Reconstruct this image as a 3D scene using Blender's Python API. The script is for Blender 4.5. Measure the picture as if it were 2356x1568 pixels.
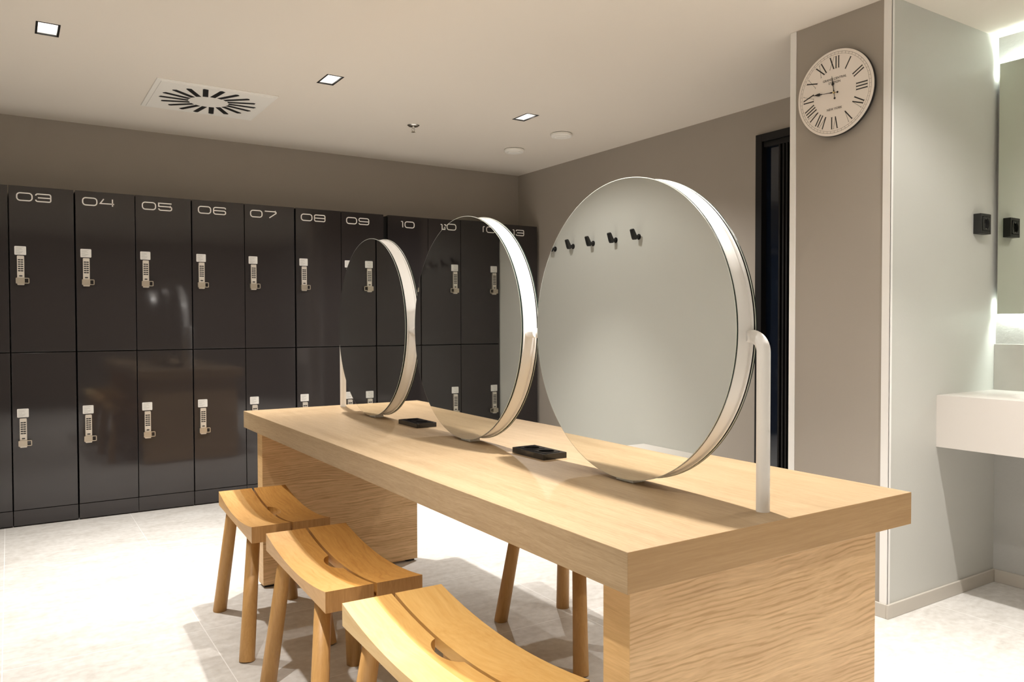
import bpy, bmesh, math, random
from mathutils import Vector, Matrix
random.seed(7)
PI = math.pi
SC = bpy.context.scene
COL = SC.collection
for o in list(bpy.data.objects):
    bpy.data.objects.remove(o, do_unlink=True)

# ------------------------------------------------------------------ camera
CAM_H = 1.1
F_PX, YAW, PITCH, ROLL = 1790.8, 0.57333, -0.022698, -0.002426
fw = Vector((math.sin(YAW) * math.cos(PITCH), math.cos(YAW) * math.cos(PITCH), math.sin(PITCH)))
rt = Vector((math.cos(YAW), -math.sin(YAW), 0))
up = rt.cross(fw)
r2 = rt * math.cos(ROLL) + up * math.sin(ROLL)
u2 = -rt * math.sin(ROLL) + up * math.cos(ROLL)
cd = bpy.data.cameras.new('camera')
cam = bpy.data.objects.new('camera', cd)
COL.objects.link(cam)
cd.sensor_width = 36
cd.lens = F_PX / 2356 * 36
cd.clip_start = 0.02
M = Matrix((r2, u2, -fw)).transposed().to_4x4()
M.translation = Vector((0, 0, CAM_H))
cam.matrix_world = M
SC.camera = cam

# ------------------------------------------------------------------ world / view
w = bpy.data.worlds.new('world'); SC.world = w
w.use_nodes = True
w.node_tree.nodes['Background'].inputs[0].default_value = (0.02, 0.02, 0.02, 1)
SC.view_settings.view_transform = 'Standard'
SC.view_settings.look = 'None'
SC.view_settings.exposure = 0.22
SC.view_settings.gamma = 1.0
SC.view_settings.use_curve_mapping = False

# ------------------------------------------------------------------ key sizes (metres)
XL, XR, XN = -0.64, 3.48, 3.505        # left wall, right wall, wash-basin wall
YB, YF = 5.289, -2.2                   # wall behind lockers, wall behind camera
HC = 2.291                             # ceiling
XC, YC0, YC1 = 2.726, 1.656, 2.092     # wall stub carrying the clock
YL = 4.985                             # locker fronts
SPOT_W = 138.0
SPILL_W = 24.0
SPOT_COL = (1.0, 0.955, 0.905)
LED_E = 75.0
LED_COL = (0.90, 1.0, 0.93)
# downlights: x, y
LIGHTS = [(0.147, 3.68), (1.335, 3.70), (2.527, 3.764),
          (0.147, 1.42), (1.335, 1.42), (2.527, 0.95),
          (0.147, -0.4), (1.335, -0.4), (2.527, -0.4)]  # unseen row, added to brighten the foreground
for i, (x, y) in enumerate(LIGHTS):
    ld = bpy.data.lights.new('downlight_lamp', 'SPOT')
    ld.energy = SPOT_W * 1.15
    ld.color = SPOT_COL
    ld.spot_size = math.radians(91 if i % 3 == 1 else 74)
    ld.spot_blend = 1.0
    ld.shadow_soft_size = 0.022
    lo = bpy.data.objects.new('downlight_lamp', ld)
    lo.location = (x, y, HC - 0.004)
    COL.objects.link(lo)
    if i > 5: continue
    # added second lamp: weak fill outside the main beam, cut off as by the recess
    ad = bpy.data.lights.new('downlight_spill', 'SPOT')
    ad.energy = SPILL_W * (2.2 if i == 2 else 1.0); ad.color = SPOT_COL  # fill raised at one fixture to brighten the right wall
    ad.spot_size = math.radians(138); ad.spot_blend = 0.45; ad.shadow_soft_size = 0.03
    ao = bpy.data.objects.new('downlight_spill', ad)
    ao.location = (x, y, HC - 0.004)
    COL.objects.link(ao)

# ------------------------------------------------------------------ materials
MATS = {}
def newmat(name):
    m = bpy.data.materials.new(name); m.use_nodes = True
    nt = m.node_tree
    b = nt.nodes['Principled BSDF']
    MATS[name] = m
    return m, nt, b
def N(nt, t, **kw):
    n = nt.nodes.new(t)
    for k, v in kw.items(): setattr(n, k, v)
    return n
def simple(name, col, rough=0.5, metal=0.0, spec=0.5, coat=0.0, bump=0.0, bscale=200, var=0.0, vscale=3):
    m, nt, b = newmat(name)
    b.inputs['Base Color'].default_value = (*col, 1)
    b.inputs['Roughness'].default_value = rough
    b.inputs['Metallic'].default_value = metal
    b.inputs['Specular IOR Level'].default_value = spec
    b.inputs['Coat Weight'].default_value = coat
    b.inputs['Coat Roughness'].default_value = 0.03
    tc = N(nt, 'ShaderNodeTexCoord')
    if bump:
        n = N(nt, 'ShaderNodeTexNoise'); n.inputs['Scale'].default_value = bscale
        n.inputs['Detail'].default_value = 4
        nt.links.new(tc.outputs['Object'], n.inputs['Vector'])
        bp = N(nt, 'ShaderNodeBump'); bp.inputs['Strength'].default_value = bump
        bp.inputs['Distance'].default_value = 0.002
        nt.links.new(n.outputs['Fac'], bp.inputs['Height'])
        nt.links.new(bp.outputs['Normal'], b.inputs['Normal'])
    if var:
        n = N(nt, 'ShaderNodeTexNoise'); n.inputs['Scale'].default_value = vscale
        n.inputs['Detail'].default_value = 5
        nt.links.new(tc.outputs['Object'], n.inputs['Vector'])
        mx = N(nt, 'ShaderNodeMix', data_type='RGBA')
        mx.inputs[6].default_value = (*[c * (1 - var) for c in col], 1)
        mx.inputs[7].default_value = (*[min(1, c * (1 + var)) for c in col], 1)
        nt.links.new(n.outputs['Fac'], mx.inputs[0])
        nt.links.new(mx.outputs[2], b.inputs['Base Color'])
    return m
def emis(name, col, s):
    m, nt, b = newmat(name)
    b.inputs['Base Color'].default_value = (0.8, 0.8, 0.8, 1)
    b.inputs['Emission Color'].default_value = (*col, 1)
    b.inputs['Emission Strength'].default_value = s
    return m
def wood(name, light, dark, axis=1, fine=90, band=7.0, rough=0.42, contrast=1.0, wave=0.0, wdist=6.0, split=None, split_col=None, knots=0.0, flow=0.05, lines=60.0):
    """grain runs along `axis` of the object"""
    m, nt, b = newmat(name)
    L = nt.links.new
    tc = N(nt, 'ShaderNodeTexCoord')
    oi = N(nt, 'ShaderNodeObjectInfo')
    off = N(nt, 'ShaderNodeVectorMath', operation='SCALE'); off.inputs['Scale'].default_value = 7.0
    cmb = N(nt, 'ShaderNodeCombineXYZ')
    for k in range(3): L(oi.outputs['Random'], cmb.inputs[k])
    L(cmb.outputs[0], off.inputs[0])
    add = N(nt, 'ShaderNodeVectorMath', operation='ADD')
    L(tc.outputs['Object'], add.inputs[0]); L(off.outputs[0], add.inputs[1])
    # slow flow of the grain
    fl = N(nt, 'ShaderNodeTexNoise'); fl.inputs['Scale'].default_value = 2.6; fl.inputs['Detail'].default_value = 2
    L(add.outputs[0], fl.inputs['Vector'])
    fs = N(nt, 'ShaderNodeVectorMath', operation='SUBTRACT'); fs.inputs[1].default_value = (.5, .5, .5)
    L(fl.outputs['Color'], fs.inputs[0])
    fm = N(nt, 'ShaderNodeVectorMath', operation='SCALE'); fm.inputs['Scale'].default_value = flow
    L(fs.outputs[0], fm.inputs[0])
    a2 = N(nt, 'ShaderNodeVectorMath', operation='ADD')
    L(add.outputs[0], a2.inputs[0]); L(fm.outputs[0], a2.inputs[1])
    def stretched(s_across, s_along, detail, rgh=0.6):
        mp = N(nt, 'ShaderNodeMapping')
        sc = [s_across] * 3; sc[axis] = s_along
        mp.inputs['Scale'].default_value = sc
        L(a2.outputs[0], mp.inputs['Vector'])
        n = N(nt, 'ShaderNodeTexNoise'); n.inputs['Scale'].default_value = 1.0
        n.inputs['Detail'].default_value = detail; n.inputs['Roughness'].default_value = rgh
        L(mp.outputs[0], n.inputs['Vector'])
        return n
    n1 = stretched(fine * 2.2, fine * 0.055, 5, .65)
    n2 = stretched(band * 2, band * 0.10, 3, .5)
    n3 = stretched(fine * 6, fine * .35, 2, .5)
    def mul(a, f):
        q = N(nt, 'ShaderNodeMath', operation='MULTIPLY'); L(a, q.inputs[0]); q.inputs[1].default_value = f; return q.outputs[0]
    def plus(a, c):
        q = N(nt, 'ShaderNodeMath', operation='ADD'); L(a, q.inputs[0]); L(c, q.inputs[1]); return q.outputs[0]
    s = plus(plus(mul(n1.outputs['Fac'], .45), mul(n2.outputs['Fac'], .30)), mul(n3.outputs['Fac'], .25))
    if wave:
        mp = N(nt, 'ShaderNodeMapping')
        sc = [1.0] * 3; sc[axis] = 0.16
        mp.inputs['Scale'].default_value = sc
        L(a2.outputs[0], mp.inputs['Vector'])
        wv = N(nt, 'ShaderNodeTexNoise'); wv.inputs['Scale'].default_value = 5.0; wv.inputs['Detail'].default_value = 6
        wv.inputs['Roughness'].default_value = .52
        L(mp.outputs[0], wv.inputs['Vector'])
        sxy = N(nt, 'ShaderNodeSeparateXYZ'); L(a2.outputs[0], sxy.inputs[0])
        k = plus(mul(wv.outputs['Fac'], wdist), mul(sxy.outputs['Z' if axis == 0 else 'X'], lines))
        fr = N(nt, 'ShaderNodeMath', operation='PINGPONG'); fr.inputs[1].default_value = 0.5
        L(k, fr.inputs[0])
        mr = N(nt, 'ShaderNodeMapRange'); mr.inputs['From Min'].default_value = 0.0; mr.inputs['From Max'].default_value = 0.26
        mr.inputs['To Min'].default_value = 0.0; mr.inputs['To Max'].default_value = 1.0
        L(fr.outputs[0], mr.inputs['Value'])
        # the lines fade in and out along the grain
        ng = stretched(26, 7, 3, .6)
        gm = N(nt, 'ShaderNodeMapRange'); gm.inputs['From Min'].default_value = .38; gm.inputs['From Max'].default_value = .62
        L(ng.outputs['Fac'], gm.inputs['Value'])
        inv = N(nt, 'ShaderNodeMath', operation='SUBTRACT'); inv.inputs[0].default_value = 1.0; L(mr.outputs[0], inv.inputs[1])
        ln = N(nt, 'ShaderNodeMath', operation='MULTIPLY'); L(inv.outputs[0], ln.inputs[0]); L(gm.outputs[0], ln.inputs[1])
        sbt = N(nt, 'ShaderNodeMath', operation='SUBTRACT'); L(plus(s, mul(s, .06)), sbt.inputs[0]); L(mul(ln.outputs[0], wave), sbt.inputs[1])
        s = sbt.outputs[0]
    cr = N(nt, 'ShaderNodeValToRGB')
    cr.color_ramp.elements[0].position = 0.5 - 0.17 / contrast
    cr.color_ramp.elements[1].position = 0.5 + 0.15 / contrast
    cr.color_ramp.elements[0].color = (*dark, 1); cr.color_ramp.elements[1].color = (*light, 1)
    L(s, cr.inputs[0])
    out = cr.outputs[0]
    if knots:
        vo = N(nt, 'ShaderNodeTexNoise'); vo.inputs['Scale'].default_value = 6.5; vo.inputs['Detail'].default_value = 1.5
        L(add.outputs[0], vo.inputs['Vector'])
        r = N(nt, 'ShaderNodeValToRGB'); r.color_ramp.elements[0].position = .60; r.color_ramp.elements[1].position = .75
        L(vo.outputs['Fac'], r.inputs[0])
        mx = N(nt, 'ShaderNodeMix', data_type='RGBA'); L(mul(r.outputs[0], knots), mx.inputs[0])
        L(out, mx.inputs[6]); mx.inputs[7].default_value = (dark[0] * .8, dark[1] * .7, dark[2] * .6, 1)
        out = mx.outputs[2]
    if split is not None:
        sx = N(nt, 'ShaderNodeSeparateXYZ'); L(tc.outputs['Object'], sx.inputs[0])
        lt = N(nt, 'ShaderNodeMath', operation='LESS_THAN'); L(sx.outputs['X'], lt.inputs[0]); lt.inputs[1].default_value = split
        mx = N(nt, 'ShaderNodeMix', data_type='RGBA', blend_type='MULTIPLY')
        L(lt.outputs[0], mx.inputs[0]); L(out, mx.inputs[6]); mx.inputs[7].default_value = (*split_col, 1)
        out = mx.outputs[2]
    L(out, b.inputs['Base Color'])
    b.inputs['Roughness'].default_value = rough
    b.inputs['Specular IOR Level'].default_value = 0.4
    bp = N(nt, 'ShaderNodeBump'); bp.inputs['Strength'].default_value = .12; bp.inputs['Distance'].default_value = .001
    L(s, bp.inputs['Height']); L(bp.outputs['Normal'], b.inputs['Normal'])
    return m

def floor_material():
    m, nt, b = newmat('floor_tile')
    L = nt.links.new
    tc = N(nt, 'ShaderNodeTexCoord')
    mp = N(nt, 'ShaderNodeMapping'); mp.inputs['Location'].default_value = (0.035, 0.115, 0)
    L(tc.outputs['Object'], mp.inputs['Vector'])
    br = N(nt, 'ShaderNodeTexBrick')
    br.offset = 0.0; br.squash = 1.0
    br.inputs['Scale'].default_value = 1.0
    br.inputs['Mortar Size'].default_value = 0.0016
    br.inputs['Mortar Smooth'].default_value = 0.1
    br.inputs['Brick Width'].default_value = 0.61
    br.inputs['Row Height'].default_value = 0.61
    br.inputs['Bias'].default_value = 0
    br.inputs['Color1'].default_value = (0, 0, 0, 1); br.inputs['Color2'].default_value = (1, 1, 1, 1)
    L(mp.outputs[0], br.inputs['Vector'])
    st = N(nt, 'ShaderNodeMapping'); st.inputs['Scale'].default_value = (1.0, 2.4, 1); st.inputs['Rotation'].default_value = (0, 0, .5)
    L(tc.outputs['Object'], st.inputs['Vector'])
    n1 = N(nt, 'ShaderNodeTexNoise'); n1.inputs['Scale'].default_value = 4.2; n1.inputs['Detail'].default_value = 9; n1.inputs['Roughness'].default_value = .68
    n1.inputs['Distortion'].default_value = 1.0
    L(st.outputs[0], n1.inputs['Vector'])
    n2 = N(nt, 'ShaderNodeTexNoise'); n2.inputs['Scale'].default_value = 38; n2.inputs['Detail'].default_value = 6
    L(tc.outputs['Object'], n2.inputs['Vector'])
    ad = N(nt, 'ShaderNodeMath', operation='MULTIPLY_ADD'); L(n2.outputs['Fac'], ad.inputs[0]); ad.inputs[1].default_value = .4
    sb = N(nt, 'ShaderNodeMath', operation='MULTIPLY'); L(n1.outputs['Fac'], sb.inputs[0]); sb.inputs[1].default_value = .6
    L(sb.outputs[0], ad.inputs[2])
    cr = N(nt, 'ShaderNodeValToRGB')
    cr.color_ramp.elements[0].position = .36; cr.color_ramp.elements[1].position = .62
    cr.color_ramp.elements[0].color = (.56, .535, .495, 1); cr.color_ramp.elements[1].color = (.74, .725, .695, 1)
    L(ad.outputs[0], cr.inputs[0])
    mx = N(nt, 'ShaderNodeMix', data_type='RGBA')
    L(br.outputs['Fac'], mx.inputs[0]); L(cr.outputs[0], mx.inputs[6]); mx.inputs[7].default_value = (.86, .85, .83, 1)
    L(mx.outputs[2], b.inputs['Base Color'])
    b.inputs['Roughness'].default_value = .5
    bp = N(nt, 'ShaderNodeBump'); bp.inputs['Strength'].default_value = .12; bp.inputs['Distance'].default_value = .002
    L(ad.outputs[0], bp.inputs['Height']); L(bp.outputs['Normal'], b.inputs['Normal'])
    return m

WALL = simple('wall_paint', (.39, .35, .302), rough=.55, bump=.10, bscale=160, var=.02)
LIT_WALL = simple('lit_wall_paint', (.58, .58, .545), rough=.45, bump=.10, bscale=120)  # wall paint lightened to stand in for light falling on it
PLASTER = simple('rough_plaster', (.50, .50, .48), rough=.6, bump=.6, bscale=70)
CEIL = simple('ceiling_paint', (.87, .81, .73), rough=.75, bump=.03, bscale=200)
WHITE_TRIM = simple('white_trim', (.90, .885, .86), rough=.4)
BEIGE_TRIM = simple('beige_trim', (.56, .52, .46), rough=.45)
FLOOR = floor_material()
LOCKER = simple('locker_lacquer', (.030, .026, .0265), rough=.06, spec=.55, coat=.0, bump=.10, bscale=9)
LOCKER_DARK = simple('locker_edge', (.008, .008, .008), rough=.5)
BLACK = simple('black_gap', (.004, .004, .004), rough=.8)
ALU = simple('brushed_aluminium', (.72, .67, .60), rough=.42, metal=.75, var=.06, vscale=60)
ALU_L = simple('satin_plate', (.80, .79, .76), rough=.5, metal=.3, var=.05, vscale=80)
NICKEL = simple('nickel', (.55, .49, .40), rough=.32, metal=.9)
KEY = simple('black_keys', (.012, .012, .012), rough=.35)
INK_GREY = simple('grey_print', (.33, .31, .28), rough=.6)
DIGIT = simple('white_vinyl', (.98, .96, .93), rough=.5)
BLK_GLOSS = simple('black_gloss_plastic', (.010, .0095, .009), rough=.16, spec=.6)
BLK_MATTE = simple('black_plastic', (.013, .013, .013), rough=.45)
CHROME = simple('chrome', (.75, .74, .72), rough=.12, metal=1)
MIRROR = simple('mirror_silver', (.90, .915, .89), rough=0.0, metal=1)
MIRROR_G = simple('cabinet_mirror_silver', (.78, .82, .74), rough=0.0, metal=1)
GLASS_EDGE = simple('mirror_glass_edge', (.008, .020, .016), rough=.25, spec=.35)
GLASS_BEVEL = simple('polished_glass_bevel', (.62, .64, .58), rough=.25, spec=.8)
WHITE_LACQ = simple('white_lacquer', (.94, .925, .90), rough=.28, spec=.5)
SOLID = simple('white_solid_surface', (.72, .68, .64), rough=.35)
PORC = simple('basin_glaze', (.72, .70, .66), rough=.2)
OAK_TOP = wood('oak_tabletop', (.46, .335, .20), (.325, .218, .115), axis=1, fine=135, band=12, contrast=1.25, flow=.03)
OAK_PANEL = wood('oak_panel', (.86, .59, .32), (.56, .335, .15), axis=0, fine=60, band=8, contrast=.95, wave=.28, wdist=13, flow=.05, lines=95)
OAK_SIDE = wood('oak_panel_edge', (.76, .50, .24), (.54, .32, .13), axis=1, fine=60, band=8, contrast=.9, flow=.04)
OAK_END = wood('oak_tabletop_edge', (.56, .36, .175), (.42, .25, .105), axis=0, fine=70, band=14, contrast=.9, flow=.02)
ALDER = wood('alder_seat', (.58, .295, .075), (.43, .19, .038), axis=1, fine=45, band=9, contrast=1.0, wave=.18, wdist=14, split=-.062, split_col=(1.0, 1.0, 1.0), flow=.08)
ALDER_L = wood('alder_seat_light', (.68, .405, .15), (.55, .29, .09), axis=1, fine=45, band=9, contrast=.9, wave=.16, wdist=14, flow=.08)
ALDER_P = wood('pale_alder_seat', (.67, .41, .14), (.54, .285, .075), axis=1, fine=30, band=7, contrast=.9, wave=.10, wdist=10, knots=.45, flow=.12)
ALDER_PL = wood('pale_alder_strip', (.76, .55, .27), (.65, .42, .16), axis=1, fine=30, band=7, contrast=.9, wave=.06, wdist=10, knots=.25, flow=.12)
ALDER_END = wood('alder_end_grain', (.44, .235, .085), (.30, .145, .045), axis=2, fine=70, band=16, contrast=1.1)
ALDER_LEG = wood('alder_leg', (.60, .345, .125), (.45, .235, .075), axis=2, fine=60, band=10, contrast=.9)
DL_GLOW = emis('lamp_glow', (1.0, .95, .88), 16)
DL_WALL = simple('lamp_reflector', (.85, .84, .82), rough=.25, metal=.3)
LED = emis('led_strip', LED_COL, LED_E)
VENT = simple('vent_enamel', (.97, .95, .90), rough=.45)
CLOCK_FACE = simple('clock_face', (.92, .85, .785), rough=.5)
CLOCK_INK = simple('clock_ink', (.012, .010, .009), rough=.5)
CLOCK_LINE = simple('clock_fine_ink', (.20, .16, .13), rough=.6)
BRASS = simple('brass', (.75, .6, .3), rough=.3, metal=1)
DARK_GLASS = simple('dark_door_glass', (.004, .008, .018), rough=.06, spec=.7)
BLK_FRAME = simple('black_door_frame', (.009, .008, .008), rough=.5, spec=.3)
TILE_SPLASH = simple('splash_tile', (.52, .51, .47), rough=.35, bump=.25, bscale=14, var=.10, vscale=9)

# ------------------------------------------------------------------ mesh helpers
def box(bm, x0, x1, y0, y1, z0, z1, bev=0.0, seg=2, mi=0):
    r = bmesh.ops.create_cube(bm, size=1.0)
    vs = r['verts']
    for v in vs:
        v.co = Vector((x0 + (v.co.x + .5) * (x1 - x0), y0 + (v.co.y + .5) * (y1 - y0), z0 + (v.co.z + .5) * (z1 - z0)))
    fs = {f for v in vs for f in v.link_faces}
    for f in fs: f.material_index = mi
    if bev:
        es = list({e for v in vs for e in v.link_edges})
        bmesh.ops.bevel(bm, geom=es, offset=bev, segments=seg, profile=0.5, affect='EDGES')
def cyl(bm, p0, p1, r0, r1=None, seg=32, cap=True, mi=0, bev=0):
    if r1 is None: r1 = r0
    p0 = Vector(p0); p1 = Vector(p1); d = p1 - p0
    q = d.to_track_quat('Z', 'Y').to_matrix().to_4x4()
    mat = Matrix.Translation((p0 + p1) / 2) @ q
    r = bmesh.ops.create_cone(bm, cap_ends=cap, segments=seg, radius1=r0, radius2=r1, depth=d.length, matrix=mat)
    fs = {f for v in r['verts'] for f in v.link_faces}
    for f in fs:
        f.material_index = mi
        f.smooth = len(f.verts) == 4
    if bev:
        es = [e for e in {e for v in r['verts'] for e in v.link_edges} if any(len(f.verts) > 4 for f in e.link_faces)]
        bmesh.ops.bevel(bm, geom=es, offset=bev, segments=3, profile=0.5, affect='EDGES')
def tube(bm, pts, rad, seg=20, mi=0):
    pts = [Vector(p) for p in pts]
    rings = []
    t0 = (pts[1] - pts[0]).normalized()
    nrm = t0.orthogonal().normalized()
    for i, p in enumerate(pts):
        t = (pts[min(i + 1, len(pts) - 1)] - pts[max(i - 1, 0)]).normalized()
        nrm = (nrm - t * nrm.dot(t)).normalized()
        bn = t.cross(nrm)
        rings.append([bm.verts.new(p + rad * (math.cos(2 * PI * k / seg) * nrm + math.sin(2 * PI * k / seg) * bn)) for k in range(seg)])
    for a, b_ in zip(rings[:-1], rings[1:]):
        for k in range(seg):
            f = bm.faces.new((a[k], a[(k + 1) % seg], b_[(k + 1) % seg], b_[k])); f.smooth = True; f.material_index = mi
    bm.faces.new(rings[0][::-1]).material_index = mi
    bm.faces.new(rings[-1]).material_index = mi
def lathe(bm, prof, seg=48, mi=0, closed=False, mat=None):
    """prof: (r, z) pairs, turned about local Z; mat places it"""
    rings = []
    for r, z in prof:
        if r < 1e-6: rings.append([bm.verts.new((0, 0, z))])
        else: rings.append([bm.verts.new((r * math.cos(2 * PI * k / seg), r * math.sin(2 * PI * k / seg), z)) for k in range(seg)])
    for a, b_ in zip(rings[:-1], rings[1:]):
        for k in range(seg):
            if len(a) == 1 and len(b_) == 1: continue
            if len(a) == 1: f = bm.faces.new((a[0], b_[(k + 1) % seg], b_[k]))
            elif len(b_) == 1: f = bm.faces.new((a[k], a[(k + 1) % seg], b_[0]))
            else: f = bm.faces.new((a[k], a[(k + 1) % seg], b_[(k + 1) % seg], b_[k]))
            f.material_index = mi
    if mat is not None:
        for rg in rings:
            for v in rg: v.co = mat @ v.co
def prism(bm, poly, fn, t0, t1, mi=0):
    """extrude a 2D polygon; fn(u,v,t)->3D"""
    a = [bm.verts.new(fn(u, v, t0)) for u, v in poly]
    b_ = [bm.verts.new(fn(u, v, t1)) for u, v in poly]
    n = len(poly)
    bm.faces.new(a[::-1]).material_index = mi
    bm.faces.new(b_).material_index = mi
    for i in range(n):
        bm.faces.new((a[i], a[(i + 1) % n], b_[(i + 1) % n], b_[i])).material_index = mi
def ribbon(bm, pts, wd, fn, t0, t1, closed=False, mi=0):
    """flat stroke of width wd following 2D pts"""
    P = [Vector(p) for p in pts]; n = len(P)
    Lf, Rt = [], []
    for i in range(n):
        a = P[(i - 1) % n] if (closed or i > 0) else None
        c = P[(i + 1) % n] if (closed or i < n - 1) else None
        d1 = (P[i] - a).normalized() if a is not None else (c - P[i]).normalized()
        d2 = (c - P[i]).normalized() if c is not None else d1
        n1 = Vector((-d1.y, d1.x)); n2 = Vector((-d2.y, d2.x))
        mn = (n1 + n2); mn = mn.normalized() if mn.length > 1e-6 else n1
        k = wd / 2 / max(0.35, mn.dot(n1))
        Lf.append(P[i] + mn * k); Rt.append(P[i] - mn * k)
    rows = []
    for l, r in zip(Lf, Rt):
        rows.append([bm.verts.new(fn(l.x, l.y, t1)), bm.verts.new(fn(r.x, r.y, t1)), bm.verts.new(fn(r.x, r.y, t0)), bm.verts.new(fn(l.x, l.y, t0))])
    rng = range(n) if closed else range(n - 1)
    for i in rng:
        A, B = rows[i], rows[(i + 1) % n]
        for k in range(4):
            bm.faces.new((A[k], B[k], B[(k + 1) % 4], A[(k + 1) % 4])).material_index = mi
    if not closed:
        bm.faces.new(rows[0]).material_index = mi
        bm.faces.new(rows[-1][::-1]).material_index = mi
def obj(name, bm, mats, parent=None, loc=None, smooth=False):
    me = bpy.data.meshes.new(name)
    bmesh.ops.recalc_face_normals(bm, faces=bm.faces[:])
    bm.to_mesh(me); bm.free()
    for m in (mats if isinstance(mats, (list, tuple)) else [mats]): me.materials.append(m)
    o = bpy.data.objects.new(name, me)
    COL.objects.link(o)
    if smooth:
        for p in me.polygons: p.use_smooth = True
    if any(p.use_smooth for p in me.polygons): me.set_sharp_from_angle(angle=math.radians(28))
    if parent is not None: o.parent = parent
    if loc is not None: o.location = loc
    return o
def thing(name, label, cat, loc=(0, 0, 0), rz=0.0, group=None):
    o = bpy.data.objects.new(name, None)
    o.empty_display_size = .05
    COL.objects.link(o); o.location = loc; o.rotation_euler = (0, 0, rz)
    o['label'] = label; o['category'] = cat
    if group: o['group'] = group
    return o
def tag(o, label, cat, group=None):
    o['label'] = label; o['category'] = cat
    if group: o['group'] = group
    return o
def struct(name, bm, mats, label=None):
    o = obj(name, bm, mats); o['kind'] = 'structure'
    if label: o['label'] = label
    return o
def BM(): return bmesh.new()
def copy_tree(o, parent=None):
    c = o.copy(); COL.objects.link(c)
    if parent is not None: c.parent = parent
    for ch in [x for x in bpy.data.objects if x.parent == o]: copy_tree(ch, c)
    return c
def text_mesh(body, size, extrude=0.0006):
    cu = bpy.data.curves.new('lettering_curve', 'FONT'); cu.body = body; cu.size = size
    cu.align_x = 'CENTER'; cu.align_y = 'CENTER'; cu.extrude = extrude; cu.resolution_u = 3
    to = bpy.data.objects.new('lettering_temp', cu); COL.objects.link(to)
    dg = bpy.context.evaluated_depsgraph_get(); dg.update()
    me = bpy.data.meshes.new_from_object(to.evaluated_get(dg))
    bpy.data.objects.remove(to, do_unlink=True)
    bm = bmesh.new(); bm.from_mesh(me); bpy.data.meshes.remove(me)
    return bm

# ------------------------------------------------------------------ room shell
T = 0.12
bm = BM(); box(bm, XL - T, XN + T, YF - T, YB + T, -T, 0); struct('floor', bm, FLOOR)
# ceiling with real openings for the downlights
HX, HY = 0.0425, 0.0785
bm = BM()
xs = sorted({XL - T, XN + T} | {v for x, y in LIGHTS for v in (round(x - HX, 4), round(x + HX, 4))})
ys = sorted({YF - T, YB + T} | {v for x, y in LIGHTS for v in (round(y - HY, 4), round(y + HY, 4))})
V = {}
for i, x in enumerate(xs):
    for j, y in enumerate(ys): V[i, j] = bm.verts.new((x, y, HC))
for i in range(len(xs) - 1):
    for j in range(len(ys) - 1):
        mx_, my_ = (xs[i] + xs[i + 1]) / 2, (ys[j] + ys[j + 1]) / 2
        if any(abs(mx_ - x) < HX and abs(my_ - y) < HY for x, y in LIGHTS): continue
        bm.faces.new((V[i, j], V[i, j + 1], V[i + 1, j + 1], V[i + 1, j]))
r = bmesh.ops.extrude_face_region(bm, geom=bm.faces[:])
for v in [g for g in r['geom'] if isinstance(g, bmesh.types.BMVert)]: v.co.z += .11
struct('ceiling', bm, CEIL)
bm = BM(); box(bm, XL - T, XN + T, YB, YB + T, 0, HC); struct('wall_back', bm, WALL)
bm = BM(); box(bm, XL - T, XL, YF, YB, 0, HC); struct('wall_left', bm, LIT_WALL)
bm = BM(); box(bm, XL - T, XN + T, YF - T, YF, 0, HC); struct('wall_front', bm, WALL)
DY0, DY1, DZ = 2.12, 2.893, 2.13   # doorway in the right wall
bm = BM()
box(bm, XR, XR + T, DY1, YB, 0, HC)
box(bm, XR, XR + T, YC1 - .02, DY0, 0, HC)
box(bm, XR, XR + T, DY0, DY1, DZ, HC)
struct('wall_right', bm, WALL)
bm = BM(); box(bm, XC, XN + T, YC0, YC1, 0, HC)
# the side towards the wash-basin gets the lightened paint, light put into its colour
bm.faces.ensure_lookup_table()
for f in bm.faces:
    if f.normal.y < -.5: f.material_index = 1
struct('wall_partition', bm, [WALL, LIT_WALL])
bm = BM(); box(bm, XN, XN + T, YF, YC0, 0, HC); struct('wall_washbasin', bm, PLASTER)

BH, BT = .053, .010
bm = BM(); box(bm, XC - BT, XN, YC0 - BT, YC0, 0, BH, .002); struct('baseboard_partition', bm, BEIGE_TRIM)
bm = BM(); box(bm, XC - BT, XC, YC0, YC1, 0, BH, .002); struct('baseboard_clock_wall', bm, BEIGE_TRIM)
bm = BM(); box(bm, XN - BT, XN, YF, YC0 - BT, 0, BH, .002); struct('baseboard_washbasin', bm, BEIGE_TRIM)
bm = BM(); box(bm, XR - BT, XR, DY1 + .04, YL, 0, BH, .002); struct('baseboard_right', bm, BEIGE_TRIM)
bm = BM(); box(bm, XL, XL + BT, YF, YL, 0, BH, .002); struct('baseboard_left', bm, BEIGE_TRIM)
# white corner trims of the partition
bm = BM()
box(bm, XC - .003, XC, YC0 - .003, YC0 + .030, BH, HC - .001, .0008)
box(bm, XC - .003, XC + .012, YC0 - .003, YC0, BH, HC - .001, .0008)
struct('trim_1', bm, WHITE_TRIM)
bm = BM(); box(bm, XC - .003, XC, YC1 - .026, YC1 + .003, 0, HC - .001, .0008)
box(bm, XC, XC + .02, YC1, YC1 + .003, 0, HC - .001, .0008)
struct('trim_2', bm, WHITE_TRIM)

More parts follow.
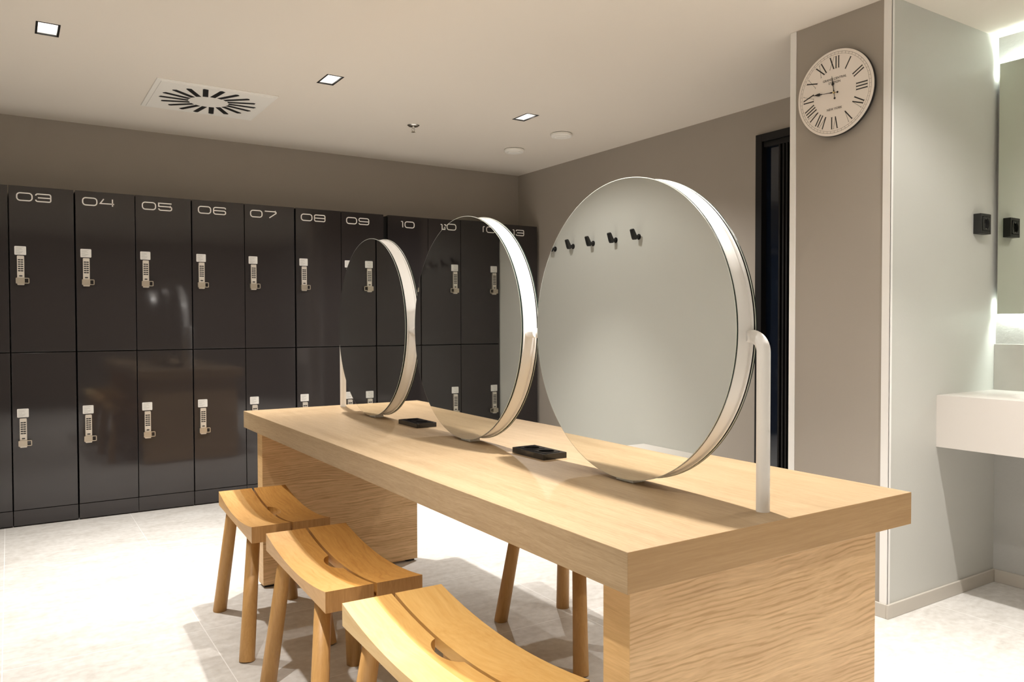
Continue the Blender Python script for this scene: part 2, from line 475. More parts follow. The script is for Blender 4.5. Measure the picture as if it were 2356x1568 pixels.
# black framed door with dark glass
bm = BM()
FW = .042
box(bm, XR - .012, XR + .05, DY1 - FW, DY1, 0, DZ, .002)
box(bm, XR - .012, XR + .05, DY0, DY0 + FW, 0, DZ, .002)
box(bm, XR - .012, XR + .05, DY0 + FW, DY1 - FW, DZ - FW, DZ, .002)
door = struct('door_1', bm, BLK_FRAME)
bm = BM(); box(bm, XR + .028, XR + .040, DY0 + FW, DY1 - FW, 0.01, DZ - FW - .004); obj('glass_panel', bm, DARK_GLASS, door)
bm = BM()
for y in (2.747, 2.722, 2.700, 2.674):
    box(bm, XR + .004, XR + .028, y - .006, y + .006, 0.01, DZ - FW - .03, .003)
box(bm, XR + .004, XR + .028, DY0 + FW, DY1 - FW, DZ - FW - .03, DZ - FW, .003)
obj('door_profile', bm, BLK_FRAME, door)

# ------------------------------------------------------------------ downlights
def downlight(x, y, label):
    t = thing('recessed_downlight', label, 'ceiling light', (x, y, HC), 0, 'recessed downlights in the ceiling')
    bm = BM(); e = .008
    for (a, b_, c, d) in ((-HX, -HX + e, -HY, HY), (HX - e, HX, -HY, HY), (-HX + e, HX - e, -HY, -HY + e), (-HX + e, HX - e, HY - e, HY)):
        box(bm, a, b_, c, d, -.001, .03)
    obj('frame', bm, BLK_FRAME, t)
    bm = BM(); e2 = .0085
    z0, z1 = .004, .062
    co = []
    for z, s in ((z0, 1.0), (z1, .78)):
        co.append([bm.verts.new((sx * (HX - e2) * s, sy * (HY - e2) * s, z)) for sx, sy in ((-1, -1), (1, -1), (1, 1), (-1, 1))])
    for k in range(4): bm.faces.new((co[0][k], co[0][(k + 1) % 4], co[1][(k + 1) % 4], co[1][k]))
    bm.faces.new(co[1])
    obj('reflector', bm, DL_WALL, t)
    bm = BM(); cyl(bm, (0, .018, .05), (0, .018, .060), .024, seg=28); obj('lamp', bm, DL_GLOW, t)
    return t
dl_labels = ['square recessed downlight, leftmost in the ceiling above locker number 03',
             'square recessed downlight between the air vent and the sprinkler',
             'square recessed downlight beside the two round ceiling valves']
for (x, y), lb in zip(LIGHTS[:3], dl_labels): downlight(x, y, lb)
for i, (x, y) in enumerate(LIGHTS[3:]):
    downlight(x, y, 'recessed downlight above the %s, %s' % ('camera side' if i < 3 else 'unseen rear, added for brightness', ('near the left wall', 'over the middle', 'near the washbasin')[i % 3]))

# ------------------------------------------------------------------ ceiling vent
VX0, VX1, VY0, VY1 = .616, 1.202, 4.104, 4.664
vc = Vector(((VX0 + VX1) / 2, (VY0 + VY1) / 2, HC))
t = thing('ceiling_vent', 'square cream swirl air vent with radial black slots in the ceiling', 'vent', vc)
hx, hy = (VX1 - VX0) / 2, (VY1 - VY0) / 2
bm = BM(); box(bm, -hx, hx, -hy, hy, -.006, 0, .002); obj('frame', bm, VENT, t)
bm = BM(); box(bm, -hx + .022, hx - .022, -hy + .022, hy - .022, -.0095, -.0055, .0015); obj('face_plate', bm, VENT, t)
bm = BM()
for k in range(18):
    a = math.radians(20 * k + 10); sw = .16
    ca, sa = math.cos(a), math.sin(a); cb, sb_ = math.cos(a + sw), math.sin(a + sw)
    p0 = Vector((ca, sa)) * .100; d = Vector((cb, sb_)); nn = Vector((-d.y, d.x))
    Ls, Wd = .135, .0135
    poly = [p0 + nn * Wd, p0 + d * Ls + nn * Wd, p0 + d * (Ls + .008) - nn * Wd * .4, p0 + d * Ls - nn * Wd, p0 - nn * Wd]
    prism(bm, [(q.x, q.y) for q in poly], lambda u, v, tt: (u, v, tt), -.0102, -.0090)
obj('swirl_slots', bm, BLACK, t)

# sprinkler
t = thing('fire_sprinkler', 'small chrome fire sprinkler hanging from the ceiling', 'sprinkler', (2.055, 4.269, HC))
bm = BM(); lathe(bm, [(0.0, 0), (.036, 0), (.037, -.003), (.030, -.008), (.014, -.006), (0, -.006)]); obj('escutcheon', bm, CHROME, t, smooth=True)
bm = BM(); cyl(bm, (0, 0, -.006), (0, 0, -.022), .007); cyl(bm, (0, 0, -.022), (0, 0, -.04), .0035)
for s in (-1, 1): tube(bm, [(s * .006, 0, -.018), (s * .010, 0, -.026), (s * .007, 0, -.036), (0, 0, -.042)], .002, 8)
obj('frame_arms', bm, CHROME, t)
bm = BM(); cyl(bm, (0, 0, -.042), (0, 0, -.0435), .012); obj('deflector', bm, NICKEL, t)

def valve(x, y, label):
    t = thing('round_ceiling_valve', label, 'ceiling valve', (x, y, HC), 0, 'round ceiling valves')
    bm = BM(); lathe(bm, [(0, 0), (.062, 0), (.062, -.003), (0, -.003)]); obj('shadow_ring', bm, BLK_MATTE, t)
    bm = BM(); lathe(bm, [(.0, -.003), (.066, -.003), (.068, -.006), (.067, -.016), (.062, -.021), (.052, -.022), (.047, -.019), (0, -.019)]); obj('ring', bm, VENT, t, smooth=True)
    bm = BM(); lathe(bm, [(.0, -.019), (.042, -.019), (.042, -.024), (.038, -.027), (0, -.028)]); obj('centre_disc', bm, VENT, t)
valve(2.923, 4.494, 'round cream ceiling valve nearer the lockers, lower of the two')
valve(2.935, 3.966, 'round cream ceiling valve nearer the clock, right of the other')

# ------------------------------------------------------------------ lockers
def arc(cx_, cy_, r, a0, a1, n=6):
    return [(cx_ + r * math.cos(math.radians(a0 + (a1 - a0) * k / n)), cy_ + r * math.sin(math.radians(a0 + (a1 - a0) * k / n))) for k in range(n + 1)]
def rr(wd, h, r, n=6):     # rounded rectangle path from (0,0) to (wd,h)
    return arc(r, r, r, 180, 270, n) + arc(wd - r, r, r, 270, 360, n) + arc(wd - r, h - r, r, 0, 90, n) + arc(r, h - r, r, 90, 180, n)
DW, DH, DS = .0705, .0405, .0062
q = .010
def digit(ch):
    w_, h_ = DW, DH
    m_ = h_ / 2
    if ch == '0': return [(rr(w_, h_, .0155), True)]
    if ch == '1': return [([(0.0, h_)] + arc(.006, h_ - .006, .006, 90, 0, 4) + [(.012, 0)], False)]
    if ch == '2': return [([(0, h_ - .008)] + arc(.008, h_ - .008, .008, 180, 90, 4)[1:] + arc(w_ - q, h_ - .009, .009, 90, 0, 4) + [(w_ - .001, m_ + .009)] + arc(w_ - q, m_ + .006, .006, 0, -90, 3) + arc(q, m_ - .010, .010, 90, 180, 4) + [(0, 0), (w_, 0)], False)]
    if ch == '3': return [(arc(.009, h_ - .009, .009, 180, 90, 4) + arc(w_ - .008, h_ - .008, .008, 90, 0, 4) + [(w_, m_)], False),
                          ([(.010, m_), (w_, m_)], False),
                          ([(w_, m_)] + arc(w_ - .008, .008, .008, 0, -90, 4) + arc(.009, .009, .009, 270, 180, 4), False)]
    if ch == '4': return [([(.018, h_), (.0, .014), (w_, .014)], False), ([(w_ * .88, h_), (w_ * .88, 0)], False)]
    if ch == '5': return [([(w_, h_), (0, h_), (0, m_ + .002)] + [(w_ - .009, m_ + .002)] + arc(w_ - .009, m_ - .007, .009, 90, 0, 4) + arc(w_ - .010, .010, .010, 0, -90, 4) + arc(.010, .010, .010, 270, 180, 4), False)]
    if ch == '6': return [([(w_, h_ - .008)] + arc(w_ - .008, h_ - .008, .008, 0, 90, 4)[1:] + arc(.012, h_ - .012, .012, 90, 180, 4) + arc(.012, .012, .012, 180, 270, 4) + arc(w_ - .010, .010, .010, 270, 360, 4) + arc(w_ - .010, m_ - .009, .010, 0, 90, 4) + [(0, m_ + .001)], False)]
    if ch == '7': return [([(0, h_), (w_ - .006, h_)] + arc(w_ - .006, h_ - .007, .007, 90, -30, 5) + [(.004 + w_ * .35, 0)], False)]
    if ch == '8': return [(rr(w_, h_, .009), True), ([(0, m_), (w_, m_)], False)]
    if ch == '9': return [([(0, .008)] + arc(.008, .008, .008, 180, 270, 4)[1:] + arc(w_ - .012, .012, .012, 270, 360, 4) + arc(w_ - .012, h_ - .012, .012, 0, 90, 4) + arc(.010, h_ - .010, .010, 90, 180, 4) + arc(.010, m_ + .009, .010, 180, 270, 4) + [(w_, m_ - .001)], False)]
def lock_parts(door_o, x0, dz):
    """lock fittings at the left side of a door front (y = YL), parented to the door"""
    def f(u, v, tt): return (x0 + u, YL - tt, v + dz)
    bm = BM(); pl = [(a + .0215, b_ + 1.476) for a, b_ in rr(.054, .047, .004, 3)]
    prism(bm, pl, f, 0, .0022)
    obj('instruction_plate', bm, ALU_L, door_o)
    bm = BM()
    for k in range(7):
        wl = (.036, .028, .032, .018, .034, .030, .022)[k]
        ribbon(bm, [(.027, 1.516 - k * .0055), (.027 + wl, 1.516 - k * .0055)], .0011, f, .0022, .0025)
    obj('plate_print', bm, INK_GREY, door_o)
    bm = BM(); pl = [(a + .0325, b_ + 1.313) for a, b_ in rr(.033, .158, .004, 3)]
    prism(bm, pl, f, 0, .014)
    obj('keypad_body', bm, ALU, door_o)
    bm = BM()
    for k in range(6):
        z = 1.4485 - k * .0118
        for s in (0, 1):
            pl = [(a + .0365 + s * .0128, b_ + z - .003) for a, b_ in rr(.0118, .0062, .0012, 2)]
            prism(bm, pl, f, .0138, .0150)
    obj('keypad', bm, KEY, door_o)
    bm = BM(); pl = [(a + .0415, b_ + 1.3590) for a, b_ in rr(.015, .0062, .0012, 2)]
    prism(bm, pl, f, .0138, .0150)
    obj('enter_key', bm, KEY, door_o)
    bm = BM(); pl = [(a + .0255, b_ + 1.3205) for a, b_ in rr(.041, .0315, .004, 3)]
    prism(bm, pl, f, .001, .026)
    obj('padlock_block', bm, NICKEL, door_o)
    bm = BM()
    lp = [(a + .0620, b_ + 1.3235) for a, b_ in rr(.0240, .0265, .003, 3)]
    ribbon(bm, lp, .0042, f, .012, .020, closed=True)
    obj('hasp_loop', bm, NICKEL, door_o)
def locker(num, x0, x1, label, right_end=False):
    cx_ = (x0 + x1) / 2
    t = thing('locker', label, 'locker', (0, 0, 0), 0, 'numbered glossy dark grey lockers')
    t.location = (cx_, YL, 0)
    off = Vector((-cx_, -YL, 0))
    def add(name, bm, m, par=t):
        o = obj(name, bm, m, par)
        return o
    before = set(bpy.data.objects)
    bm = BM(); box(bm, x0, x1, YL + .020, YB - .003, .088, 1.846); add('carcass', bm, LOCKER_DARK)
    bm = BM(); box(bm, x0 - .001, x1 + .001, YL + .002, YL + .020, .007, .0885, .0008)
    box(bm, x0, x1, YL + .020, YB - .01, 0, .088)
    add('plinth', bm, LOCKER)
    bm = BM(); box(bm, x0, x1, YL, YL + .0195, .951, 1.848, .0012); d1 = add('upper_door', bm, LOCKER)
    bm = BM(); box(bm, x0, x1, YL, YL + .0195, .092, .945, .0012); d2 = add('lower_door', bm, LOCKER)
    lock_parts(d1, x0, 0); lock_parts(d2, x0, -.880)
    def f(u, v, tt): return (x0 + u, YL - tt, v)
    bm = BM()
    z0 = 1.7705
    if num[0] == '1': ox = [.098, .1275]
    else: ox = [.0365, .124]
    for ch, ux in zip(num, ox):
        for path, closed in digit(ch):
            ribbon(bm, [(a + ux, b_ + z0) for a, b_ in path], DS, f, 0, .0008, closed)
    add('number_sign', bm, DIGIT, d1)
    for o in set(bpy.data.objects) - before:
        if o.type == 'MESH': o.data.transform(Matrix.Translation(off))
    return t
cols = [('01', -.632, -.312), ('02', -.308, 0.001), ('03', .007, .311), ('04', .319, .620), ('05', .624, .926), ('06', .932, 1.236),
        ('07', 1.240, 1.551), ('08', 1.561, 1.864), ('09', 1.868, 2.170), ('10', 2.204, 2.509), ('11', 2.513, 2.817), ('12', 2.821, 3.126), ('13', 3.130, 3.452)]
for num, a, b_ in cols:
    locker(num, a, b_, 'dark grey glossy two-door locker column with the white number %s' % num)
# black strip standing in for shade in the wider gap between 09 and 10
bm = BM(); box(bm, 2.1705, 2.2035, YL + .03, YB - .005, 0, 1.84)
tag(obj('gap_shade_strip', bm, BLACK), 'black strip for the shaded gap between the lockers numbered 09 and 10', 'gap shade')

# ------------------------------------------------------------------ vanity table
TX0, TX1, TY0, TY1, TZ, TZB = .822, 1.627, .935, 3.354, .735, .666
def ends_y(bm):
    bm.normal_update()
    for f in bm.faces:
        if abs(f.normal.y) > .9: f.material_index = 1
def sides_x(bm):
    bm.normal_update()
    for f in bm.faces:
        if abs(f.normal.x) > .9: f.material_index = 1
tb = thing('vanity_table', 'long thick light oak table standing on two oak end panels', 'table', ((TX0 + TX1) / 2, (TY0 + TY1) / 2, 0))
ox, oy = (TX0 + TX1) / 2, (TY0 + TY1) / 2
bm = BM(); box(bm, TX0 - ox, TX1 - ox, TY0 - oy, TY1 - oy, TZB, TZ, .0012); ends_y(bm); obj('tabletop', bm, [OAK_TOP, OAK_END], tb)
for y0, y1 in ((.986, 1.056), (3.258, 3.330)):
    bm = BM(); box(bm, .8715 - ox, 1.578 - ox, y0 - oy, y1 - oy, .012, TZB, .0012); sides_x(bm); obj('leg_panel', bm, [OAK_PANEL, OAK_SIDE], tb)
    bm = BM()
    for x in (.90, 1.548): box(bm, x - .02 - ox, x + .02 - ox, y0 + .015 - oy, y1 - .015 - oy, 0, .012)
    obj('levelling_foot', bm, BLK_MATTE, tb)

# ------------------------------------------------------------------ round mirrors
MR, MZ, MTH = .3437, 1.0856, .0585
ZA = 1.0735           # height of the tube arms
def round_mirror(cy_, label, y_arm_near=None, y_arm_far=None, post=None, post_x=1.227):
    xf = 1.177
    t = thing('round_mirror', label, 'mirror', (xf, cy_, TZ), -.015, 'round double-sided table mirrors')
    rot = Matrix.Translation((0, 0, MZ - TZ)) @ Matrix.Rotation(PI / 2, 4, 'Y')   # local Z -> +X
    def glass(sgn_x0, sgn_x1, mirror_first):
        bm = BM()
        lathe(bm, [(0, sgn_x0), (MR - .0015, sgn_x0), (MR, sgn_x0 + .0007), (MR, sgn_x1 - .0007), (MR - .0015, sgn_x1), (0, sgn_x1)], 160, mat=rot)
        for f in bm.faces:
            c = f.calc_center_median(); rad = math.hypot(c.y, c.z - (MZ - TZ))
            f.material_index = 1 if rad > MR - .0004 else (2 if rad > MR - .0017 else 0)
        return bm
    obj('mirror_glass', glass(0, .0045, True), [MIRROR, GLASS_EDGE, GLASS_BEVEL], t)
    obj('mirror_glass', glass(MTH - .0045, MTH, False), [MIRROR, GLASS_EDGE, GLASS_BEVEL], t)
    bm = BM()
    for a, b_ in ((.0046, .0076), (MTH - .0076, MTH - .0046)):
        lathe(bm, [(MR - .012, a), (MR - .0035, a), (MR - .0035, b_), (MR - .012, b_)], 160, mat=rot)
    obj('shadow_gap', bm, BLACK, t)
    bm = BM()
    a, b_ = .0076, MTH - .0076
    lathe(bm, [(MR - .012, a), (MR - .0022, a), (MR - .0022, a + .0045), (MR - .0065, a + .0052), (MR - .0065, b_ - .0052), (MR - .0022, b_ - .0045), (MR - .0022, b_), (MR - .012, b_)], 160, mat=rot)
    obj('rim', bm, WHITE_LACQ, t, smooth=True)
    bm = BM(); box(bm, .012, MTH - .012, -.03, .03, 0.0, .024, .001); obj('foot', bm, WHITE_LACQ, t)
    zc = ZA - TZ
    if post is not None:
        py = post - cy_; s = 1 if py > 0 else -1
        px = post_x - xf; R = .030
        ya = s * (MR - .014)
        pts = [(px - .012, ya, zc), (px - .006, py - s * (R + .004), zc)]
        for k in range(0, 11):
            an = PI / 2 * k / 10
            pts.append((px, py - s * R + s * R * math.sin(an), zc - R + R * math.cos(an)))
        pts.append((px, py, 0))
        bm = BM(); tube(bm, pts, .0131, 28)
        obj('support_post', bm, WHITE_LACQ, t)
    for ya in (y_arm_near, y_arm_far):
        if ya is None: continue
        s = 1 if ya > cy_ else -1
        bm = BM(); cyl(bm, (MTH / 2, s * (MR - .014), zc), (MTH / 2, ya - cy_, zc), .0131, seg=28)
        obj('connecting_tube', bm, WHITE_LACQ, t)
    return t
m1, m2, m3 = 1.364, 2.110, 2.850
round_mirror(m1, 'largest-looking round mirror, nearest the front end of the oak table', y_arm_far=(m1 + m2) / 2, post=.998)
round_mirror(m2, 'middle of the three round mirrors on the oak table', y_arm_near=(m1 + m2) / 2, y_arm_far=(m2 + m3) / 2)
round_mirror(m3, 'farthest of the three round mirrors, by the locker end of the table', y_arm_near=(m2 + m3) / 2, post=3.286)

# ------------------------------------------------------------------ sockets
def socket_insert(bm, cx_, cy_, z, s, mi=0):
    """round recess inside a square insert, facing +Z"""
    n = 40; r = s * .40
    outer, inner, low = [], [], []
    for k in range(n):
        a = 2 * PI * (k + .5) / n; c, d = math.cos(a), math.sin(a); m_ = max(abs(c), abs(d))
        outer.append(bm.verts.new((cx_ + c / m_ * s / 2, cy_ + d / m_ * s / 2, z)))
        inner.append(bm.verts.new((cx_ + c * r, cy_ + d * r, z)))
        low.append(bm.verts.new((cx_ + c * r * .97, cy_ + d * r * .97, z - .011)))
    base = [bm.verts.new((v.co.x, v.co.y, z - .003)) for v in outer]
    for k in range(n):
        j = (k + 1) % n
        bm.faces.new((outer[k], outer[j], inner[j], inner[k])).material_index = mi
        bm.faces.new((inner[k], inner[j], low[j], low[k])).material_index = mi
        bm.faces.new((outer[k], base[k], base[j], outer[j])).material_index = mi
    bm.faces.new(low).material_index = mi
def frame_plate(bm, hx_, hy_, th, holes):
    """plate with rectangular holes along y, top at th"""
    ysn = [-hy_] + [v for h in holes for v in h] + [hy_]
    hw = hx_ - .011
    box(bm, -hx_, -hw, -hy_, hy_, 0, th, .001); box(bm, hw, hx_, -hy_, hy_, 0, th, .001)
    for k in range(0, len(ysn), 2): box(bm, -hw, hw, ysn[k], ysn[k + 1], 0, th)
    box(bm, -hw, hw, -hy_ + .002, hy_ - .002, 0, .002)
def contacts(bm, cx_, cy_, z):
    for s in (-1, 1):
        cyl(bm, (cx_ + s * .0095, cy_, z - .0108), (cx_ + s * .0095, cy_, z - .0100), .0025, seg=12)
        box(bm, cx_ - .003, cx_ + .003, cy_ + s * .0200 - .001, cy_ + s * .0200 + .001, z - .0105, z - .001)
def table_socket(cy_, label):
    t = thing('double_socket', label, 'power socket', (1.227, cy_, TZ), 0, 'black double sockets on the table')
    th = .016
    bm = BM(); frame_plate(bm, .0385, .0765, th, [(-.0645, -.0065), (.0065, .0645)]); obj('frame', bm, BLK_GLOSS, t)
    for y in (-.0355, .0355):
        bm = BM(); socket_insert(bm, 0, y, th + .001, .0545); obj('socket_insert', bm, BLK_GLOSS, t)
        bm = BM(); contacts(bm, 0, y, th + .001); obj('contact', bm, CHROME, t)
table_socket(1.764, 'black double power socket on the table between the nearest and middle mirror')
table_socket(2.530, 'black double power socket on the table between the middle and farthest mirror')
t = thing('wall_socket', 'black square single power socket on the wall left of the cabinet mirror', 'power socket', (3.353, YC0, 1.501))
t.rotation_euler = (PI / 2, 0, 0)
bm = BM(); frame_plate(bm, .0405, .0405, .030, [(-.0290, .0290)]); obj('frame', bm, BLK_MATTE, t)
bm = BM(); socket_insert(bm, 0, 0, .032, .0550); obj('socket_insert', bm, BLK_MATTE, t)
bm = BM(); contacts(bm, 0, 0, .032); obj('contact', bm, CHROME, t)

# ------------------------------------------------------------------ stools
SL, SW, SZ, ST = .615, .256, .449, .053
def seat_half(side, hole_side):
    """side -1 = left plank, +1 = right plank. grain along Y, dished along Y"""
    g = .0042; W2 = SW / 2
    n = 180
    xi = side * g; xo = side * W2
    top, botm = [], []
    def zt(y): return SZ - .0275 * (1 - (2 * y / SL) ** 2)
    def zb(y): return SZ - ST
    rows = []
    for k in range(n + 1):
        y = -SL / 2 + SL * k / n
        x_in = xi
        if side == hole_side and abs(y) < .066:
            x_in = side * (g + .0290 * max(0.0, 1 - (y / .066) ** 2) ** .55)
        rows.append((y, x_in, xo))
    return rows, zt, zb
def build_seat(side, hole_side, mats):
    rows, zt, zb = seat_half(side, hole_side)
    bm = BM(); R = []
    xs_frac = 0.38      # joint between the two laminated strips
    for y, xa, xb in rows:
        xm = side * (.0035 + (SW / 2 - .0035) * xs_frac)
        R.append([bm.verts.new((x, y, z(y))) for x, z in ((xa, zt), (xm, zt), (xb, zt), (xb, zb), (xm, zb), (xa, zb))])
    for a, b_ in zip(R[:-1], R[1:]):
        for k in range(6):
            f = bm.faces.new((a[k], a[(k + 1) % 6], b_[(k + 1) % 6], b_[k]))
            f.material_index = 1 if k in (1, 2, 3) else 0
            f.smooth = k in (0, 1)
    for ring in (R[0], R[-1]):
        f = bm.faces.new((ring[0], ring[1], ring[4], ring[5])); f.material_index = 2
        f = bm.faces.new((ring[1], ring[2], ring[3], ring[4])); f.material_index = 2
    return bm, mats
def stool(label, loc, rz, hole_side, mats_l, mats_r):
    t = thing('stool', label, 'stool', loc, rz, 'wooden stools around the table')
    bm, ms = build_seat(-1, hole_side, mats_l); obj('seat_plank', bm, ms, t)
    bm, ms = build_seat(1, hole_side, mats_r); obj('seat_plank', bm, ms, t)
    for s in (-1, 1):
        bm = BM(); box(bm, -.004, .004, s * SL / 2 - s * .020 - .016, s * SL / 2 - s * .020 + .016, SZ - ST + .004, SZ - .034)
        obj('joining_tongue', bm, ALDER_LEG, t)
    for sx in (-1, 1):
        for sy in (-1, 1):
            bm = BM()
            p1 = Vector((sx * .137, sy * .258, 0)); p0 = Vector((sx * .098, sy * .190, SZ - ST + .002))
            d = (p1 - p0)
            cyl(bm, (0, 0, d.length), (0, 0, 0), .0215, .0250, seg=32, bev=.0015)
            q_ = (-d).normalized().to_track_quat('Z', 'Y').to_matrix().to_4x4()
            o = obj('leg', bm, ALDER_LEG, t)
            o.data.transform(Matrix.Translation(p1) @ q_)
            # cut level with the floor and seat
            for v in o.data.vertices: v.co.z = min(max(v.co.z, 0.0), SZ - ST + .001)
    return t
AL = [ALDER, ALDER_L, ALDER_END]; AR = [ALDER, ALDER, ALDER_END]
stool('honey-coloured curved wooden stool nearest the lockers, hand hole on its right plank', (.787, 2.838, 0), math.radians(-3.0), 1, AL, AR)
stool('honey-coloured curved wooden stool in the middle of the front row', (.776, 2.124, 0), math.radians(-2.4), -1, AL, AR)
stool('pale curved wooden stool nearest the camera, cut off by the bottom edge', (.762, 1.417, 0), math.radians(-1.6), -1, [ALDER_P, ALDER_PL, ALDER_END], [ALDER_P, ALDER_P, ALDER_END])
stool('wooden stool tucked under the far side of the table, only legs visible', (1.637, 2.160, 0), math.radians(-3.0), 1, AL, AR)

# ------------------------------------------------------------------ clock
CR, CX_, CY_, CZ_ = .166, XC, 1.873, 1.990
t = thing('wall_clock', 'round white station clock with roman numerals on the beige wall', 'clock', (CX_, CY_, CZ_))
cm = Matrix.Rotation(-PI / 2, 4, 'Y')       # local Z -> -X
bm = BM(); lathe(bm, [(0, .002), (CR - .010, .002), (CR - .010, .010), (CR, .013), (CR, .024), (0, .024)], 120, mat=cm); obj('case', bm, [BLK_MATTE], t)
bm = BM(); lathe(bm, [(0, .024), (CR - .001, .024), (CR - .0015, .0262), (0, .0262)], 120, mat=cm); obj('face', bm, CLOCK_FACE, t)
FT = .0262
def cf(u, v, tt): return (-(FT + tt), -u, v)
bm = BM()
def ringpts(r, n=120): return [(r * math.cos(2 * PI * k / n), r * math.sin(2 * PI * k / n)) for k in range(n)]
ribbon(bm, ringpts(.1465), .0007, cf, 0, .0004, True)
ribbon(bm, ringpts(.1545), .0009, cf, 0, .0004, True)
for k in range(60):
    a = 2 * PI * k / 60; c, s = math.cos(a), math.sin(a)
    ribbon(bm, [(c * .1465, s * .1465), (c * .1545, s * .1545)], .0007, cf, 0, .0004)
obj('minute_track', bm, CLOCK_LINE, t)
nums = ['XII', 'I', 'II', 'III', 'IV', 'V', 'VI', 'VII', 'VIII', 'IX', 'X', 'XI']
bm = BM(); H_ = .046
for h, s in enumerate(nums):
    a = PI / 2 - h * PI / 6
    ur = Vector((math.cos(a), math.sin(a))); ut = Vector((ur.y, -ur.x))       # up and right for a numeral reading outward
    wd = {'I': .0115, 'V': .022, 'X': .024}
    tot = sum(wd[c] for c in s); x = -tot / 2
    def P(px, py): 
        qv = ur * (.1155 + py) + ut * px
        return (qv.x, qv.y)
    for c in s:
        xc = x + wd[c] / 2; hh = H_ / 2
        if c == 'I':
            ribbon(bm, [P(xc, -hh), P(xc, hh)], .0042, cf, 0, .0005)
            for sg in (-1, 1): ribbon(bm, [P(xc - .004, sg * hh), P(xc + .004, sg * hh)], .0007, cf, 0, .0005)
        elif c == 'V':
            ribbon(bm, [P(xc - .0075, hh), P(xc + .001, -hh)], .0042, cf, 0, .0005)
            ribbon(bm, [P(xc + .0085, hh), P(xc + .001, -hh)], .0009, cf, 0, .0005)
            for xx, l in ((-.0075, .0042), (.0085, .0028)): ribbon(bm, [P(xc + xx - l, hh), P(xc + xx + l, hh)], .0007, cf, 0, .0005)
        else:
            ribbon(bm, [P(xc - .0080, hh), P(xc + .0080, -hh)], .0044, cf, 0, .0005)
            ribbon(bm, [P(xc + .0090, hh), P(xc - .0090, -hh)], .0009, cf, 0, .0005)
            for xx, l, sg in ((-.008, .004, 1), (.008, .004, -1), (.009, .0028, 1), (-.009, .0028, -1)): ribbon(bm, [P(xc + xx - l, sg * hh), P(xc + xx + l, sg * hh)], .0007, cf, 0, .0005)
        x += wd[c]
obj('numerals', bm, CLOCK_INK, t)
for body, size, v in (('GRAND CENTRAL', .0125, .0535), ('STATION', .0125, .0400), ('NEW YORK', .0125, -.0620)):
    bm = text_mesh(body, size, .0002)
    for vv in bm.verts:
        vv.co = Vector(cf(vv.co.x, vv.co.y + v, .0004 + vv.co.z))
    obj('lettering', bm, CLOCK_INK, t)
def hand(name, vec, tail, z, spade):
    vec = Vector(vec); L_ = vec.length; d = vec.normalized(); n_ = Vector((-d.y, d.x))
    prof = [(0, .0012), (.10, .0028), (.18, .0014), (.45, .0009), (spade - .10, .0011), (spade - .05, .0024), (spade - .03, .0012), (spade + .02, .0058), (spade + .10, .0050), (spade + .22, .0016), (1.0, .0004)]
    poly = [d * (p * L_) + n_ * w_ for p, w_ in prof] + [d * (p * L_) - n_ * w_ for p, w_ in prof[::-1]]
    bm = BM(); prism(bm, [(p.x, p.y) for p in poly], cf, z, z + .0006)
    tv = Vector(tail)
    ribbon(bm, [(0, 0), (tv.x, tv.y)], .0018, cf, z, z + .0006)
    prism(bm, [(tv.x + .0040 * math.cos(2 * PI * k / 16), tv.y + .0040 * math.sin(2 * PI * k / 16)) for k in range(16)], cf, z, z + .0006)
    obj(name, bm, CLOCK_INK, t)
hand('hour_hand', (-.010, .065), (.003, -.022), .003, .46)
hand('minute_hand', (-.101, .010), (.0165, -.002), .005, .60)
bm = BM(); cyl(bm, cf(0, 0, 0), cf(0, 0, .008), .0034, seg=20); obj('centre_pin', bm, BRASS, t)

# ------------------------------------------------------------------ washbasin
BX0, BY0, BZ0, BZ1 = 3.05, .25, .6125, .8155
t = thing('washbasin_counter', 'white slab washbasin counter fixed to the wall under the cabinet mirror', 'washbasin', (BX0, BY0, BZ0))
bm = BM(); n = 64
exc, eyc, erx, ery = 3.275, 1.14, .165, .345
out_, inn = [], []
hxb, hyb = (XN - BX0) / 2, (YC0 - BY0) / 2; cxb, cyb = (XN + BX0) / 2, (YC0 + BY0) / 2
for k in range(n):
    a = 2 * PI * k / n + PI / 4; c, s = math.cos(a), math.sin(a); m_ = max(abs(c), abs(s))
    out_.append((cxb + c / m_ * hxb, cyb + s / m_ * hyb)); inn.append((exc + erx * c, eyc + ery * s))
vo = [bm.verts.new((x, y, BZ1)) for x, y in out_]; vi = [bm.verts.new((x, y, BZ1)) for x, y in inn]
vb = [bm.verts.new((x, y, BZ0)) for x, y in out_]
for k in range(n):
    j = (k + 1) % n
    bm.faces.new((vo[k], vo[j], vi[j], vi[k])); bm.faces.new((vo[k], vb[k], vb[j], vo[j]))
bm.faces.new(vb)
# bowl
prev = vi
for sc, z in ((.97, -.012), (.92, -.05), (.80, -.10), (.55, -.13), (.15, -.14)):
    cur = [bm.verts.new((exc + (x - exc) * sc, eyc + (y - eyc) * sc, BZ1 + z)) for x, y in inn]
    for k in range(n):
        j = (k + 1) % n
        f = bm.faces.new((prev[k], prev[j], cur[j], cur[k])); f.smooth = True
    prev = cur
bm.faces.new(prev)
o = obj('counter_slab', bm, SOLID, t); o.location = (-BX0, -BY0, -BZ0)
bm = BM(); cyl(bm, (exc, eyc, BZ1 - .1398), (exc, eyc, BZ1 - .136), .022); o = obj('drain', bm, CHROME, t); o.location = (-BX0, -BY0, -BZ0)
bm = BM(); box(bm, XN - .013, XN, BY0, YC0 - .0005, BZ1, 1.008, .001)
struct('trim_3', bm, TILE_SPLASH)

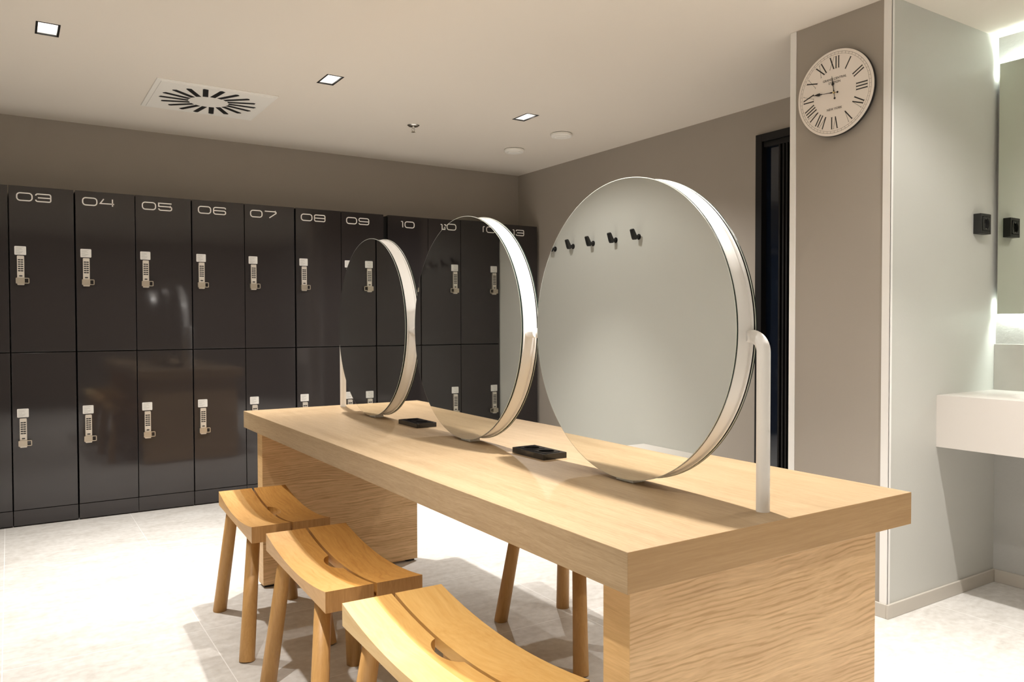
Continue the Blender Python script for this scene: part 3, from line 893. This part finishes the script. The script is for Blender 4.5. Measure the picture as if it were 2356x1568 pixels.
MX, MY1, MZ0, MZ1 = 3.475, 1.638, 1.134, 2.172
t = thing('cabinet_mirror', 'tall wall mirror with light strips behind it above the washbasin', 'mirror', (MX, MY1, MZ0))
def tl(o): o.location = (-MX, -MY1, -MZ0); return o
bm = BM(); box(bm, MX, MX + .005, BY0, MY1, MZ0, MZ1, .0008); tl(obj('mirror_glass', bm, MIRROR_G, t))
bm = BM(); box(bm, MX + .006, XN - .001, BY0 + .03, MY1 - .012, MZ0 + .040, MZ1 - .040); tl(obj('backing_box', bm, BLK_MATTE, t))
for z in (MZ0 + .022, MZ1 - .030):
    bm = BM(); box(bm, MX + .009, XN - .008, BY0 + .03, MY1 - .012, z, z + .010); tl(obj('light_strip', bm, LED, t))

# ------------------------------------------------------------------ seen only in the mirrors: hooks and bench by the left wall
def hook(y, label):
    t = thing('coat_hook', label, 'coat hook', (XL, y, 1.608), 0, 'black coat hooks on the left wall')
    bm = BM(); cyl(bm, (0, 0, -.012), (.030, 0, -.012), .010, seg=20); cyl(bm, (0, 0, -.012), (.003, 0, -.012), .017, seg=24); obj('mount', bm, BLK_MATTE, t)
    bm = BM()
    pl = [(.026, -.030), (.040, -.030), (.046, -.020), (.060, .026), (.052, .032), (.044, .028), (.030, -.004), (.026, -.010)]
    prism(bm, pl, lambda u, v, tt: (u, tt, v), -.013, .013)
    bmesh.ops.bevel(bm, geom=bm.edges[:], offset=.002, segments=2, profile=.5, affect='EDGES')
    obj('paddle', bm, BLK_MATTE, t)
for y, wrd in zip((3.436, 3.647, 3.870, 4.084, 4.289), ('fifth from the lockers', 'fourth from the lockers', 'third from the lockers', 'second from the lockers', 'nearest the lockers')):
    hook(y, 'black coat hook reflected in the near round mirror, ' + wrd)
t = thing('wall_bench', 'white bench along the left wall, seen in the near round mirror', 'bench', (XL, 1.8, 0))
bm = BM(); box(bm, .001, .36, -1.6, 1.59, .378, .408, .002); obj('bench_top', bm, SOLID, t)
for y in (-1.5, 0, 1.5):
    bm = BM(); box(bm, .02, .33, y - .02, y + .02, 0, .378, .001); obj('bench_support', bm, SOLID, t)
